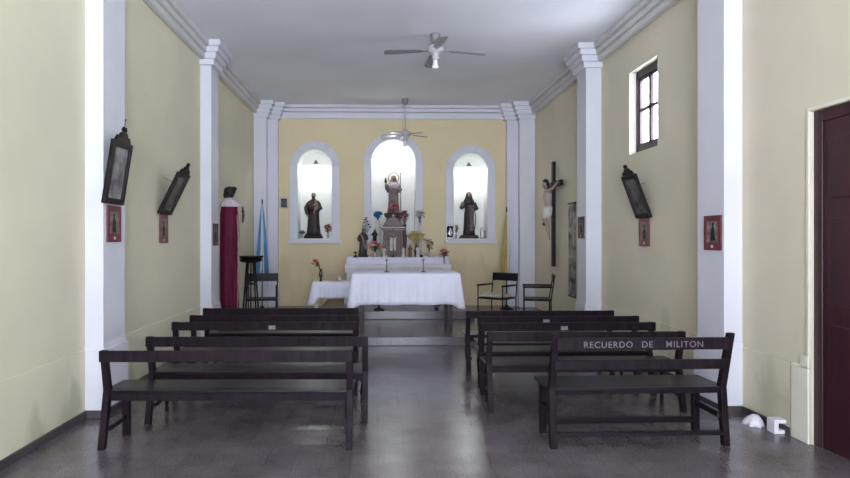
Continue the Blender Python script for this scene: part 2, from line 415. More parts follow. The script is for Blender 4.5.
bench((1.31, 4.66, 0), 1.395, .88, 'tall short bench nearest on the right with RECUERDO DE MILITON painted on its back', .02, 'tall', 'wood_black', lean=.11, splay=.05, front='square', seat=.45, sd=.40,
      text=[('RECUERDO', .222, .066), ('DE', .665, .066), ('MILITON', .850, .066)])
bench((1.01, 5.64, 0), 1.84, .735, 'low bench directly behind the lettered bench, turned front legs', .0, group=GR)
bench((1.045, 6.27, 0), 1.81, .735, 'third bench right of the aisle with a small nameplate on its rail', 0, group=GR, plaque=.86)
bench((1.12, 6.78, 0), 1.78, .735, 'fourth bench right of the aisle with nameplate near its middle, second from the step', 0, group=GR, plaque=.74)
bench((1.065, 7.38, 0), 1.785, .725, 'farthest bench right of the aisle, closest to the sanctuary step', 0, group=GR)

# ---------------------------------------------------------------- framed stations and prints
def station(loc, face, W, Hh, tilt, label, matp='picture', swing=0):
    """tall carved frame hung tilted: face +1 faces +x (left wall), -1 faces -x (right wall). loc = bottom centre on the wall"""
    t = thing('framed_picture', label, 'picture', loc, 0 if face > 0 else PI, 'carved framed pictures hung tilting from the walls')
    t.rotation_euler = (swing, tilt if face > 0 else tilt, 0 if face > 0 else PI)
    t.rotation_mode = 'XYZ'
    f = B(); w = .055; d = .035
    box(f, 0, d, -W/2, -W/2+w, 0, Hh); box(f, 0, d, W/2-w, W/2, 0, Hh); box(f, 0, d, -W/2+w, W/2-w, 0, w); box(f, 0, d, -W/2+w, W/2-w, Hh-w, Hh)
    box(f, 0, .008, -W/2+.01, W/2-.01, .01, Hh-.01)
    obj('frame', f, 'frame', t, bevel=.006)
    p = B(); box(p, .010, .016, -W/2+w, W/2-w, w, Hh-w); obj('picture', p, matp, t)
    c = B(); prism(c, [(-W*.38, Hh), (W*.38, Hh), (W*.34, Hh+.03), (W*.2, Hh+.035), (W*.15, Hh+.075), (0, Hh+.10), (-W*.15, Hh+.075), (-W*.2, Hh+.035), (-W*.34, Hh+.03)], .004, .03, 'yz')
    ell(c, (.017, 0, Hh+.115), (.014, .03, .022)); ell(c, (.017, W*.3, Hh+.035), (.013, .022, .018)); ell(c, (.017, -W*.3, Hh+.035), (.013, .022, .018))
    tube(c, [(.017, -.05, Hh+.10), (.017, -.035, Hh+.13), (.017, 0, Hh+.12), (.017, .035, Hh+.13), (.017, .05, Hh+.10)], .008, 8)
    obj('crest', c, 'frame', t, smooth=False)
    # cord from the crest back to a nail in the wall
    return t
def place_station(x, y, z, face, W, Hh, out, label, matp, swing=0, hook=False):
    t = station((x, y, z), face, W, Hh, math.asin(out/Hh), label, matp, swing)
    a = math.asin(out/Hh)
    c = B(); zc = Hh*.72; nx = -zc*math.tan(a)
    tube(c, [(.004, 0, zc), (nx, 0, zc)], .003, 6); 
    obj('hanging_cord', c, 'frame', t); c = B()
    if not hook: return t
    tube(c, [(.015, 0, Hh+.12), (.012, 0, Hh+.19), (.012, 0, Hh+.21)], [.004, .004, .009], 8)
    obj('hanging_hook', c, 'frame', t)
    return t
place_station(LX+.003, 5.77, 1.915, 1, .42, .58, .09, 'tilted black carved frame on the nearest left pilaster, pale grey picture', 'picture', hook=True)
place_station(XL+.003, 7.62, 1.90, 1, .44, .55, .24, 'tilted dark frame leaning far out from the left wall beyond the first pilaster', 'picdark')
place_station(XR-.003, 7.68, 1.86, -1, .42, .57, .20, 'tilted dark frame hung below the window on the right wall', 'picdark')

def small_print(x, y, z, face, W, Hh, label, border='red', name='small_print'):
    t = thing(name, label, 'print', (x, y, z), 0 if face > 0 else PI, 'small prints fixed below the framed pictures')
    f = B(); w = .055
    box(f, 0, .014, -W/2, -W/2+w, 0, Hh); box(f, 0, .014, W/2-w, W/2, 0, Hh); box(f, 0, .014, -W/2+w, W/2-w, 0, w*1.35); box(f, 0, .014, -W/2+w, W/2-w, Hh-w, Hh)
    obj('frame', f, border, t, bevel=.003)
    p = B(); box(p, .0, .007, -W/2+w, W/2-w, w*1.35, Hh-w); pi_ = obj('picture', p, 'print', t)
    q = B(); z0 = w*1.35+.02
    prism(q, [(-.035, z0), (.035, z0), (.028, z0+.09), (.012, z0+.13), (-.012, z0+.13), (-.028, z0+.09)], .007, .010, 'yz'); ell(q, (.008, 0, z0+.15), (.003, .016, .02))
    obj('figure', q, 'frame', pi_)
    n = B(); box(n, .014, .016, -.018, .018, .022, .05); obj('number_tag', n, 'ivory', t)
    return t
small_print(LX, 5.83, 1.565, 1, .30, .335, 'red-bordered print on the nearest left pilaster, directly under the pale framed picture')
small_print(XL, 7.63, 1.54, 1, .30, .35, 'faded red print on the left wall under the far-leaning frame', 'redpale')
small_print(LX, 9.43, 1.49, 1, .29, .33, 'dull small print on the left pilaster beside the sanctuary step', 'shrine')
small_print(XR, 7.70, 1.50, -1, .30, .355, 'dull reddish print on the right wall under the tilted frame', 'redpale')
small_print(RX, 5.80, 1.485, -1, .30, .33, 'bright red-bordered print alone on the nearest right pilaster')
small_print(RXM, 9.43, 1.60, -1, .28, .33, 'dull small print on the right pilaster beside the sanctuary step', 'shrine')
# small framed picture on the far wall
t = thing('framed_picture', 'small dark framed photo on the yellow wall left of the left niche', 'picture', (-2.035, YB-.045, 2.24))
f = B()
for a in ((-.09, -.065, 0, .24), (.065, .09, 0, .24), (-.065, .065, 0, .025), (-.065, .065, .215, .24)): box(f, a[0], a[1], .02, .045, a[2], a[3])
obj('frame', f, 'ivory', t); f = B(); box(f, -.065, .065, .03, .045, .025, .215); obj('picture', f, 'picdark', t)

# ---------------------------------------------------------------- ceiling fans
def fan(loc, rod, rad, ang, label, nb=4, droop=.06):
    t = thing('ceiling_fan', label, 'fan', loc, ang, 'ceiling fans over the aisle')
    c = B(); lathe(c, [(.075, 0), (.072, -.02), (.055, -.10), (.03, -.125), (.02, -.13)], seg=24); obj('canopy', c, 'blade', t, smooth=True)
    c = B(); tube(c, [(0, 0, -.12), (0, 0, -rod)], .012); obj('rod', c, 'fan', t, smooth=True)
    z = -rod
    c = B(); lathe(c, [(.02, z+.03), (.06, z+.02), (.115, z-.02), (.12, z-.05), (.09, z-.085), (.05, z-.10), (.045, z-.13), (.05, z-.15), (.05, z-.18), (.03, z-.185)], seg=28); obj('motor', c, 'fan', t, smooth=True)
    c = B(); lathe(c, [(.024, z-.185), (.03, z-.20), (.038, z-.25), (.05, z-.30), (.045, z-.31), (.01, z-.315)], seg=20); obj('lamp_shade', c, 'frost', t, smooth=True)
    for i in range(nb):
        R = Matrix.Rotation(2*PI*i/nb, 4, 'Z') @ Matrix.Translation((0, 0, z-.055)) @ Matrix.Rotation(droop, 4, 'Y') @ Matrix.Rotation(.12, 4, 'X')
        b = B(); s = rad
        prof = [(.19, -.03), (.24, -.055), (s-.06, -.075), (s-.01, -.06), (s, 0), (s-.01, .06), (s-.06, .075), (.24, .055), (.19, .03)]
        prism(b, prof, -.004, .004, 'xy'); b.transform(R); bo = obj('blade', b, 'blade', t)
        b = B(); prism(b, [(.10, -.02), (.16, -.012), (.21, -.035), (.27, -.03), (.27, .03), (.21, .035), (.16, .012), (.10, .02)], -.009, -.004, 'xy'); b.transform(R)
        obj('blade_iron', b, 'silver', bo)
    return t
fan((.81, 8.75, HC), .17, .73, .05, 'white ceiling fan nearest the camera, hung close to the ceiling')
fan((.56, 12.8, HC), .68, .50, .35, 'farther ceiling fan on a long rod in front of the central niche', 5)

# ---------------------------------------------------------------- figures
def hand(bm, p, d, s=1.0, up=Vector((0, 0, 1))):
    """palm with four unequal bent fingers and a side thumb"""
    p = Vector(p); d = Vector(d).normalized(); u = d.cross(up)
    u = u.normalized() if u.length > .01 else Vector((1, 0, 0)); n = u.cross(d).normalized()
    m = Matrix((u, d, n)).transposed().to_4x4()
    ell(bm, p + d*.02*s, (.020*s, .026*s, .010*s), 8, m)
    for i, l in enumerate((.034, .042, .039, .030)):
        b = p + u*(i-1.5)*.0095*s + d*.038*s
        tube(bm, [b, b + d*l*.5*s - n*.003*s, b + d*l*.85*s - n*.014*s], [.0055*s, .005*s, .004*s], 6)
    b = p - u*.016*s + d*.008*s
    tube(bm, [b, b - u*.016*s + d*.014*s, b - u*.014*s + d*.032*s - n*.006*s], [.006*s, .0055*s, .0045*s], 6)
def head(bm, c, s):
    """skull, jaw, nose, brow, mouth, ears; faces -y"""
    c = Vector(c)
    ell(bm, c, (.054*s, .064*s, .070*s), 14); ell(bm, c + Vector((0, -.012*s, -.032*s)), (.040*s, .046*s, .045*s), 12)
    tube(bm, [c + Vector((0, -.060*s, .012*s)), c + Vector((0, -.078*s, -.014*s)), c + Vector((0, -.062*s, -.020*s))], [.006*s, .010*s, .006*s], 6)
    ell(bm, c + Vector((0, -.058*s, -.036*s)), (.016*s, .008*s, .005*s), 8)
    for q in (-1, 1):
        ell(bm, c + Vector((q*.054*s, .004*s, -.006*s)), (.008*s, .014*s, .020*s), 8)
        ell(bm, c + Vector((q*.022*s, -.057*s, .016*s)), (.015*s, .007*s, .004*s), 8)
def robed(parent, h, m, arms, skin='skin', folds=11, wide=1.0, amp=.07, tilt=0, hands=True):
    """standing draped figure facing -y, feet at 0; body one surface, head and hands skin coloured"""
    b = B()
    S = [(0, .150, .125), (.03, .148, .122), (.12, .138, .112), (.26, .126, .102), (.40, .122, .098), (.50, .120, .092), (.60, .104, .082), (.68, .116, .084), (.75, .128, .082), (.80, .118, .072), (.83, .075, .055), (.855, .038, .038), (.90, .034, .036)]
    loft(b, [(z*h, rx*h*wide, ry*h*wide) for z, rx, ry in S], folds, amp, 44)
    for a in arms:
        pts = [Vector(p)*h for p in a]
        tube(b, pts, [.048*h, .052*h, .044*h, .040*h][:len(pts)] if len(pts) < 5 else .045*h, 12)
    # front hem toes
    for q in (-1, 1): ell(b, (q*.05*h, -.125*h, .012*h), (.026*h, .045*h, .016*h), 10)
    body = obj('body', b, m, parent, remesh=.011*h)
    hd = B(); R = Matrix.Rotation(tilt, 4, 'Y')
    head(hd, (0, 0, 0), h*.88); hd.transform(Matrix.Translation((0, -.012*h, .935*h)) @ R)
    tube(hd, [(0, 0, .84*h), (0, -.004*h, .90*h)], [.036*h, .03*h])
    obj('head', hd, skin, parent, smooth=True)
    if hands:
        for a in arms:
            p, q = Vector(a[-2])*h, Vector(a[-1])*h
            hb = B(); hand(hb, q, q-p, h*1.0); obj('hand', hb, skin, parent, smooth=True)
    return body
def hairpiece(parent, h, m='hair', long=False, name='hair', flare=1.0, tilt=0):
    b = B(); s = h*.88; c = Vector((0, -.012*h, .935*h))
    ell(b, c + Vector((0, .012*s, .016*s)), (.062*s*flare, .064*s, .066*s), 16)
    if long:
        loft(b, [(c.z-.20*h, .085*h*flare, .045*h, 0, .030*h), (c.z-.10*h, .075*h*flare, .055*h, 0, .026*h), (c.z-.02*h, .066*h, .058*h, 0, .014*h), (c.z+.03*h, .058*h, .056*h, 0, .010*h)], 7, .06, 24)
    return obj(name, b, m, parent, smooth=True)

# niche statues
AR = ((.115, .0, .76), (.165, -.01, .62), (.10, -.11, .60)); AL = tuple((-a, b, c) for a, b, c in AR)
SG = 'statues in the wall niches'
s1 = thing('saint_statue', 'brown bearded saint statue holding a child in the left niche', 'statue', (-1.42, 13.72, NI[0][2]+.012), 0, SG)
b = B(); box(b, -.20, .20, -.15, .15, 0, .05); box(b, -.18, .18, -.13, .13, .05, .085); box(b, -.165, .165, -.12, .12, .085, .11); obj('base', b, 'frame', s1, bevel=.006)
def sub_root(parent, z, name='figure'):
    o = bpy.data.objects.new(name, None); C.objects.link(o); o.parent = parent; o.location = (0, 0, z); return o
def raise_parts(root, before, dz):
    for o in root.children:
        if o not in before: o.location.z += dz
kids = list(s1.children)
robed(s1, .90, 'statbrown', [((.115, 0, .76), (.17, -.01, .62), (.10, -.12, .60)), ((-.115, 0, .76), (-.19, 0, .63), (-.15, -.10, .48))], wide=1.12)
hairpiece(s1, .90, 'statbrown')
b = B(); ell(b, (0, -.058, .79), (.036, .026, .055), 12); obj('beard', b, 'statbrown', s1, smooth=True)
b = B(); loft(b, [(.48, .13, .10), (.56, .13, .11), (.70, .12, .09, .0, .01)], 6, .05); b.transform(Matrix.Translation((0, -.006, 0))); obj('mantle', b, 'statdark', s1, smooth=True)
b = B(); ell(b, (.07, -.15, .60), (.045, .04, .09), 12); ell(b, (.065, -.16, .71), (.032, .034, .036), 12); tube(b, [(.04, -.17, .64), (.0, -.20, .62)], [.016, .011]); tube(b, [(.06, -.17, .54), (.03, -.21, .47), (.03, -.21, .42)], [.024, .018, .012]); obj('child', b, 'pinkish', s1, remesh=.008)
raise_parts(s1, kids, .105)

s2 = thing('saint_statue', 'dark brown hooded friar statue in the right niche', 'statue', (2.02, 13.72, NI[2][2]+.012), 0, SG)
b = B(); box(b, -.20, .20, -.15, .15, 0, .04); box(b, -.18, .18, -.13, .13, .04, .075); obj('base', b, 'statdark', s2, bevel=.006)
kids = list(s2.children)
robed(s2, .95, 'statdark', [((.115, 0, .76), (.17, -.02, .62), (.09, -.13, .60)), ((-.115, 0, .76), (-.18, -.02, .64), (-.16, -.12, .66))], wide=.93)
b = B(); loft(b, [(.68, .115, .10, 0, .02), (.76, .12, .09, 0, .02), (.82, .085, .075, 0, .02), (.88, .07, .066, 0, .018), (.93, .058, .056, 0, .02), (.962, .02, .03, 0, .02)], 5, .04); obj('hood', b, 'hair', s2, smooth=True)
b = B()
rings(b, [[(.0+dx_, -.125-q, z) for dx_, q in ((.0, 0), (.09, 0), (.09, .014), (.0, .014))] for z in (.10, .30, .50, .66)]); obj('scapular', b, 'shrine', s2, smooth=False)
b = B(); tube(b, [(.10, -.13, .55), (.13, -.12, .40), (.12, -.13, .22), (.10, -.13, .14)], .010, 8); box(b, .075, .125, -.14, -.128, .12, .132); obj('rosary', b, 'frame', s2, smooth=True)
b = B(); ell(b, (-.165, -.165, .68), (.045, .03, .06), 12); obj('held_book', b, 'silver', s2, smooth=True)
raise_parts(s2, kids, .072)

s3 = thing('saint_statue', 'rose-grey robed saint statue with a ring halo in the central niche', 'statue', (.345, 13.72, NI[1][2]+.012), 0, SG)
b = B(); lathe(b, [(.24, 0), (.24, .05), (.19, .08), (.17, .12), (.15, .40), (.17, .46), (.21, .50), (.21, .56)], seg=8); obj('pedestal', b, 'shrine', s3)
kids = list(s3.children)
robed(s3, .83, 'statgrey', [((.115, 0, .76), (.18, -.02, .63), (.15, -.12, .58)), ((-.115, 0, .76), (-.19, -.02, .66), (-.20, -.10, .76))], wide=1.08, amp=.10)
b = B(); loft(b, [(.46, .145, .10, 0, .02), (.58, .15, .11, 0, .01), (.66, .12, .095, 0, .01), (.70, .075, .075, 0, .015), (.77, .064, .062, 0, .02), (.83, .045, .05, 0, .02), (.845, .01, .01, 0, .02)], 8, .06); obj('veil', b, 'statgrey', s3, smooth=True)
b = B(); loft(b, [(.56, .125, .105, 0, -.012), (.62, .13, .10, 0, -.010), (.68, .09, .075, 0, -.004)], 7, .06, 28); plabel(obj('shawl', b, 'lace', s3, smooth=True), 'pale shawl over the shoulders')
b = B(); tube(b, [(.115*math.cos(a), .03, .79+.115*math.sin(a)) for a in (2*PI*i/28 for i in range(29))], .009, 8)
for i in range(12):
    a = 2*PI*i/12; tube(b, [(.115*math.cos(a), .03, .79+.115*math.sin(a)), (.14*math.cos(a), .03, .79+.14*math.sin(a))], [.005, .003], 6)
plabel(obj('halo', b, 'gold', s3, smooth=True), 'dull gold ring halo')
b = B(); tube(b, [(.155, -.13, .02), (.150, -.12, .86)], .009, 8); ell(b, (.150, -.12, .87), (.02, .02, .02), 8); obj('staff', b, 'silver', s3, smooth=True)
b = B(); ell(b, (-.175, -.11, .70), (.03, .03, .045), 10); ell(b, (-.175, -.12, .755), (.02, .02, .022), 10); obj('child', b, 'statbrown', s3, smooth=True)
raise_parts(s3, kids, .555)

# ---------------------------------------------------------------- bouquets
def bouquet(loc, label, h, spread, mats, n, vase='vase', vh=.1, vr=.035, leaf='green', lean=(0, 0), group='flower arrangements on the altar and in the niches', br=.026, name='flower_vase', foot=True):
    t = thing(name, label, 'flowers', loc, 0, group)
    v = B(); lathe(v, [(vr*.75, 0), (vr*.8, .008), (vr*.45, .02), (vr*.9, vh*.45), (vr, vh*.6), (vr*.55, vh*.85), (vr*.8, vh), (vr*.6, vh-.004)], seg=16); obj('vase', v, vase, t, smooth=True)
    f = B(); pos = []
    for i in range(n):
        a = i*2.4; r = spread*math.sqrt((i+.5)/n)
        p = Vector((r*math.cos(a) + lean[0], r*math.sin(a)*.7 + lean[1], vh + (h-vh)*(.95 - .55*(r/spread)**2*random.uniform(.5, 1.1)))); pos.append(p)
        tube(f, [(0, 0, vh*.8), (p.x*.4, p.y*.4, vh+(p.z-vh)*.6), p], [.003, .003, .002], 5)
        for j in range(3):
            q = Vector((p.x*random.uniform(.4, 1.15), p.y*random.uniform(.4, 1.15), vh + (p.z-vh)*random.uniform(.35, .95)))
            an = random.uniform(0, 2*PI); mm = Matrix.Rotation(an, 3, 'Z') @ Matrix.Rotation(random.uniform(-.8, .8), 3, 'X')
            ell(f, q, (.011, .030, .004), 6, mm.to_4x4())
    obj('foliage', f, leaf, t, smooth=True)
    for i, p in enumerate(pos):
        b = B(); r = br*1.3*random.uniform(.8, 1.2)
        ell(b, p, (r*.5, r*.5, r*.5), 8)
        for j in range(6):
            a = 2*PI*j/6 + i; mm = Matrix.Rotation(a, 3, 'Z') @ Matrix.Rotation(-.7, 3, 'Y')
            ell(b, p + Vector((math.cos(a)*r*.55, math.sin(a)*r*.55, .1*r)), (r*.55, r*.42, r*.22), 6, mm.to_4x4())
        obj('blossom', b, mats[i % len(mats)], t, smooth=True)
    return t
nz = NI[0][2]+.012
bouquet((-1.66, 13.62, nz), 'small grey dried bouquet left of the saint in the left niche', .17, .06, ['silver', 'greygreen'], 6, leaf='greygreen', vh=.07, vr=.03)
bouquet((-1.10, 13.62, nz), 'crimson roses in a glass right of the saint in the left niche', .31, .085, ['fred'], 9, vh=.11, vr=.035, leaf='fmauve')
# right niche side pieces
t = thing('portrait_frame', 'small silver-grey framed holy picture at the left of the right niche sill', 'frame', (1.58, 13.46, nz+.008))
b = B(); w = .10
for a in ((-w, -w+.02, 0, .28), (w-.02, w, 0, .28), (-w+.02, w-.02, 0, .02), (-w+.02, w-.02, .26, .28)): box(b, a[0], a[1], -.01, .012, a[2], a[3])
obj('frame', b, 'silver', t); b = B(); box(b, -w+.02, w-.02, 0, .008, .02, .26); p = obj('picture', b, 'whitesilk', t); b = B(); ell(b, (0, -.001, .12), (.045, .004, .07), 12); ell(b, (0, -.002, .20), (.022, .004, .026), 10); obj('figure', b, 'vase', p)
bouquet((1.72, 13.62, nz), 'yellow-green blossoms beside the friar statue in the right niche', .30, .045, ['yellow'], 6, vh=.10, vr=.03, leaf='greygreen')
t = thing('small_stand', 'tiny white-topped stand at the right of the friar statue', 'stand', (2.30, 13.56, nz))
b = B(); lathe(b, [(.06, .185), (.07, .19), (.068, .205), (.055, .235), (.03, .25), (.01, .252)], seg=20); obj('top', b, 'whitesilk', t, smooth=True)
for q in (-1, 1):
    b = B(); tube(b, [(q*.05, 0, 0), (q*.045, 0, .19)], .008, 8); obj('leg', b, 'shrine', t)
b = B(); box(b, -.05, .05, -.01, .01, .0, .015); obj('base', b, 'shrine', t)

# niche lamps
def lamp(x, y, z, label, sh, e, r=.055, hang=.06, col=(.93, 1, .95)):
    t = thing('niche_lamp', label, 'lamp', (x, y, z), 0, 'lamps inside the niches')
    b = B(); lathe(b, [(.016, hang), (.018, .04), (.03, .03), (r, -.012), (r, -.015), (.024, .022), (.012, .03)] if sh else [(.05, .045), (.05, .03), (.02, .028), (.02, .01)], seg=20)
    obj('shade', b, 'silver', t, smooth=True)
    b = B(); ell(b, (0, 0, .016 if sh else .004), (.014, .014, .012), 12); obj('bulb', b, 'bulb', t, smooth=True)
    b = B(); tube(b, [(0, 0, hang-.005), (0, .25 if sh else 0, hang if sh else hang+.04)], .008, 8); obj('arm', b, 'silver', t)
    l = bpy.data.lights.new('lamp_light', 'POINT'); l.energy = e*(.8 if sh else .34); l.color = col; l.shadow_soft_size = .012 if sh else .03
    lo = bpy.data.objects.new('lamp_light', l); C.objects.link(lo); lo.parent = t; lo.location = (0, 0, -.006 if sh else -.045)
    return t
lamp(-1.37, 13.72, 3.26, 'small shaded lamp lit at the top of the left niche', 1, 9)
lamp(.335, 13.70, 3.52, 'lamp lit at the top of the wide central niche', 0, 12)
lamp(2.02, 13.72, 3.22, 'small shaded lamp lit at the top of the right niche', 1, 9)

# ---------------------------------------------------------------- high altar and what stands on it
AZ, AY = 1.21, 12.62
t = thing('high_altar', 'pale stone-painted high altar against the far wall', 'altar', (.40, 12.3, P2))
b = B(); box(b, -1.03, 1.03, .08, 1.05, 0, .70); box(b, -1.07, 1.07, .02, 1.08, 0, .10); box(b, -1.06, 1.06, .04, 1.06, .64, .72)
for x in (-.98, -.34, .30, .94): box(b, x-.04, x+.04, .05, .09, .10, .64)
obj('body', b, 'altar', t, bevel=.008)
b = B(); box(b, -1.06, 1.06, 0, 1.06, .72, .80); obj('altar_top', b, 'altar', t, bevel=.008)
b = B(); box(b, -1.04, 1.04, .32, 1.10, .80, .905); box(b, -1.035, 1.035, .29, 1.12, .905, .93); obj('gradine', b, 'cloth', t, bevel=.006)
# tabernacle shrine
t = thing('tabernacle', 'purplish-brown columned tabernacle shrine in the middle of the high altar', 'tabernacle', (.31, 12.98, AZ))
b = B(); box(b, -.24, .24, -.16, .16, 0, .06); box(b, -.21, .21, -.13, .13, .06, .09); obj('base', b, 'shrine', t, bevel=.004)
b = B(); box(b, -.19, .19, -.02, .12, .09, .56); box(b, -.09, .09, -.06, -.02, .12, .46); obj('body', b, 'shrine', t, bevel=.004)
b = B(); prism(b, [(-.06, .13), (.06, .13), (.06, .36)] + [(.06*math.cos(a), .36+.06*math.sin(a)) for a in (PI*i/10 for i in range(1, 10))] + [(-.06, .36)], -.068, -.058); plabel(obj('door', b, 'ivory', t), 'pale arched door')
for x in (-.19, -.125, .125, .19):
    b = B(); lathe(b, [(.024, .09), (.024, .105), (.017, .115), (.015, .52), (.022, .54), (.026, .56)], (x, -.10, 0), 14); obj('column', b, 'pinkish', t, smooth=True)
b = B(); box(b, -.24, .24, -.14, .14, .56, .60); box(b, -.26, .26, -.16, .16, .60, .625); obj('entablature', b, 'shrine', t, bevel=.004)
b = B(); prism(b, [(-.22, .625), (.22, .625), (.17, .70), (.12, .78), (.07, .83), (-.07, .83), (-.12, .78), (-.17, .70)], -.12, .12); obj('pediment', b, 'shrine', t, bevel=.01)
b = B(); box(b, -.255, .255, -.165, -.155, .603, .622); box(b, -.24, .24, -.145, -.138, .564, .572); plabel(obj('gilt_line', b, 'ivory', t), 'thin pale moulding line')
# crucifix in front of it
def small_cross(loc, h, w, label, body=True, m='frame', cat='crucifix', th=.010):
    t = thing('standing_crucifix', label, cat, loc)
    b = B(); box(b, -th, th, -th*.7, th*.7, .04, h); box(b, -w, w, -th*.7, th*.7, h*.72-th, h*.72+th); obj('cross', b, m, t)
    b = B(); lathe(b, [(.05, 0), (.05, .012), (.03, .022), (.02, .045)], seg=16); obj('foot', b, m, t, smooth=True)
    if body:
        b = B(); tube(b, [(0, -.02, h*.30), (.006, -.022, h*.42), (0, -.02, h*.52), (0, -.02, h*.66), (0, -.02, h*.70)], [.006, .010, .013, .018, .009], 10)
        ell(b, (0, -.024, h*.755), (.013, .014, .018), 10)
        for q in (-1, 1): tube(b, [(q*.012, -.02, h*.68), (q*w*.5, -.018, h*.69), (q*w*.92, -.016, h*.73)], [.008, .006, .004], 8)
        obj('corpus', b, 'corpus', t, smooth=True)
    return t
small_cross((.315, 12.68, AZ), .58, .12, 'dark standing crucifix in front of the tabernacle door', m='shrine', th=.013)
small_cross((-.46, 12.60, AZ), .13, .045, 'tiny dark cross at the left end of the altar', False)
# statues on the altar
t = thing('saint_statue', 'larger brown-robed saint statue at the left end of the high altar', 'statue', (-.31, 12.75, AZ), .15, 'small statues on the high altar')
b = B(); lathe(b, [(.11, 0), (.11, .03), (.09, .05)], seg=8); obj('base', b, 'statdark', t)
kk = list(t.children)
robed(t, .54, 'statbrown', [((.115, 0, .76), (.17, -.02, .62), (.12, -.12, .58)), ((-.115, 0, .76), (-.18, -.02, .60), (-.14, -.12, .52))], wide=1.05)
b = B(); tube(b, [(-.05, -.055, .42), (0, -.07, .30), (.04, -.068, .12)], [.014, .022, .03], 8); plabel(obj('sash', b, 'pinkish', t, smooth=True), 'paler sash')
hairpiece(t, .54, 'hair')
raise_parts(t, kk, .045)
t = thing('saint_statue', 'small black-robed statue raised behind the pink flowers', 'statue', (-.07, 12.95, AZ), 0, 'small statues on the high altar')
b = B(); lathe(b, [(.07, 0), (.07, .02), (.045, .05), (.045, .20), (.07, .25), (.07, .26)], seg=8); obj('pedestal', b, 'ivory', t); kk = list(t.children)
robed(t, .31, 'frame', [((.115, 0, .76), (.17, -.02, .62), (.06, -.12, .64)), ((-.115, 0, .76), (-.17, -.02, .62), (-.06, -.12, .64))]); hairpiece(t, .31, 'hair', True)
raise_parts(t, kk, .26)
for x, y, h, m, lb, vm in ((.52, 12.74, .22, 'ivory', 'white figurine just right of the tabernacle', 'ivory'), (.66, 12.72, .25, 'fmauve', 'small figurine with a mauve robe on the altar, second right of the tabernacle', 'hair'), (.82, 12.74, .24, 'ivory', 'white figurine farthest right of the three small ones', 'lace'), (.12, 12.70, .22, 'ivory', 'white figurine left of the standing crucifix', 'hair')):
    t = thing('figurine', lb, 'figurine', (x, y, AZ), 0, 'small figurines on the high altar')
    robed(t, h, m, [((.115, 0, .76), (.16, -.02, .62), (.02, -.12, .66)), ((-.115, 0, .76), (-.16, -.02, .62), (-.02, -.12, .66))], hands=False, wide=1.1)
    hairpiece(t, h, vm, True, 'veil')
t = thing('candle_cup', 'small black candle cup on the altar under the cream flowers', 'candle holder', (.90, 12.66, AZ))
b = B(); lathe(b, [(.035, 0), (.04, .01), (.04, .045), (.034, .05)], seg=16); obj('cup', b, 'black', t, smooth=True)
b = B(); lathe(b, [(.026, .045), (.026, .12), (.004, .125)], seg=14); plabel(obj('candle', b, 'ivory', t, smooth=True), 'ivory candle')
# flowers on and around it
bouquet((-.06, 12.67, AZ), 'pink and coral bouquet at the left of the high altar', .33, .115, ['fpink', 'fpink', 'fred', 'fwhite'], 14, vh=.10, vr=.04, br=.035)
bouquet((-.27, 13.15, AZ), 'tall loose dark-stemmed bouquet behind the brown saint', .86, .11, ['fmauve', 'fwhite', 'hair'], 9, vh=.32, vr=.06, leaf='greygreen')
bouquet((.0, 13.2, AZ), 'round blue bouquet on a tall white vase left of the tabernacle', .95, .075, ['fblue'], 16, vh=.78, vr=.055, vase='ivory', leaf='fblue', br=.035)
bouquet((.325, 12.97, AZ+.835), 'red and rose flowers on top of the tabernacle below the central statue', .26, .085, ['fred', 'fpink', 'fred'], 11, vh=.05, vr=.04, leaf='fmauve', br=.03)
bouquet((.565, 13.2, AZ), 'mauve bouquet on a tall stand right of the tabernacle', .98, .09, ['fmauve'], 13, vh=.68, vr=.05, vase='shrine', leaf='fmauve', br=.032)
bouquet((.90, 13.25, AZ), 'white lilies with dark leaves high at the right of the altar', 1.02, .11, ['fwhite', 'fcream'], 8, vh=.72, vr=.05, vase='ivory', leaf='greygreen', br=.03)
bouquet((.80, 12.95, AZ), 'broad cream-yellow bouquet right of the tabernacle', .54, .19, ['fcream', 'fcream', 'yellow'], 24, vh=.22, vr=.05, vase='shrine', leaf='fcream', br=.036)
bouquet((1.06, 12.85, AZ), 'small tan dried bouquet right of the broad cream one', .37, .085, ['fcream', 'fmauve'], 9, vh=.10, vr=.04, leaf='greygreen')
bouquet((1.33, 12.42, P2+.802), 'pink roses in a clear vase on the right end of the high altar', .30, .09, ['fpink', 'fred', 'fpink'], 11, vh=.10, vr=.03, br=.03)

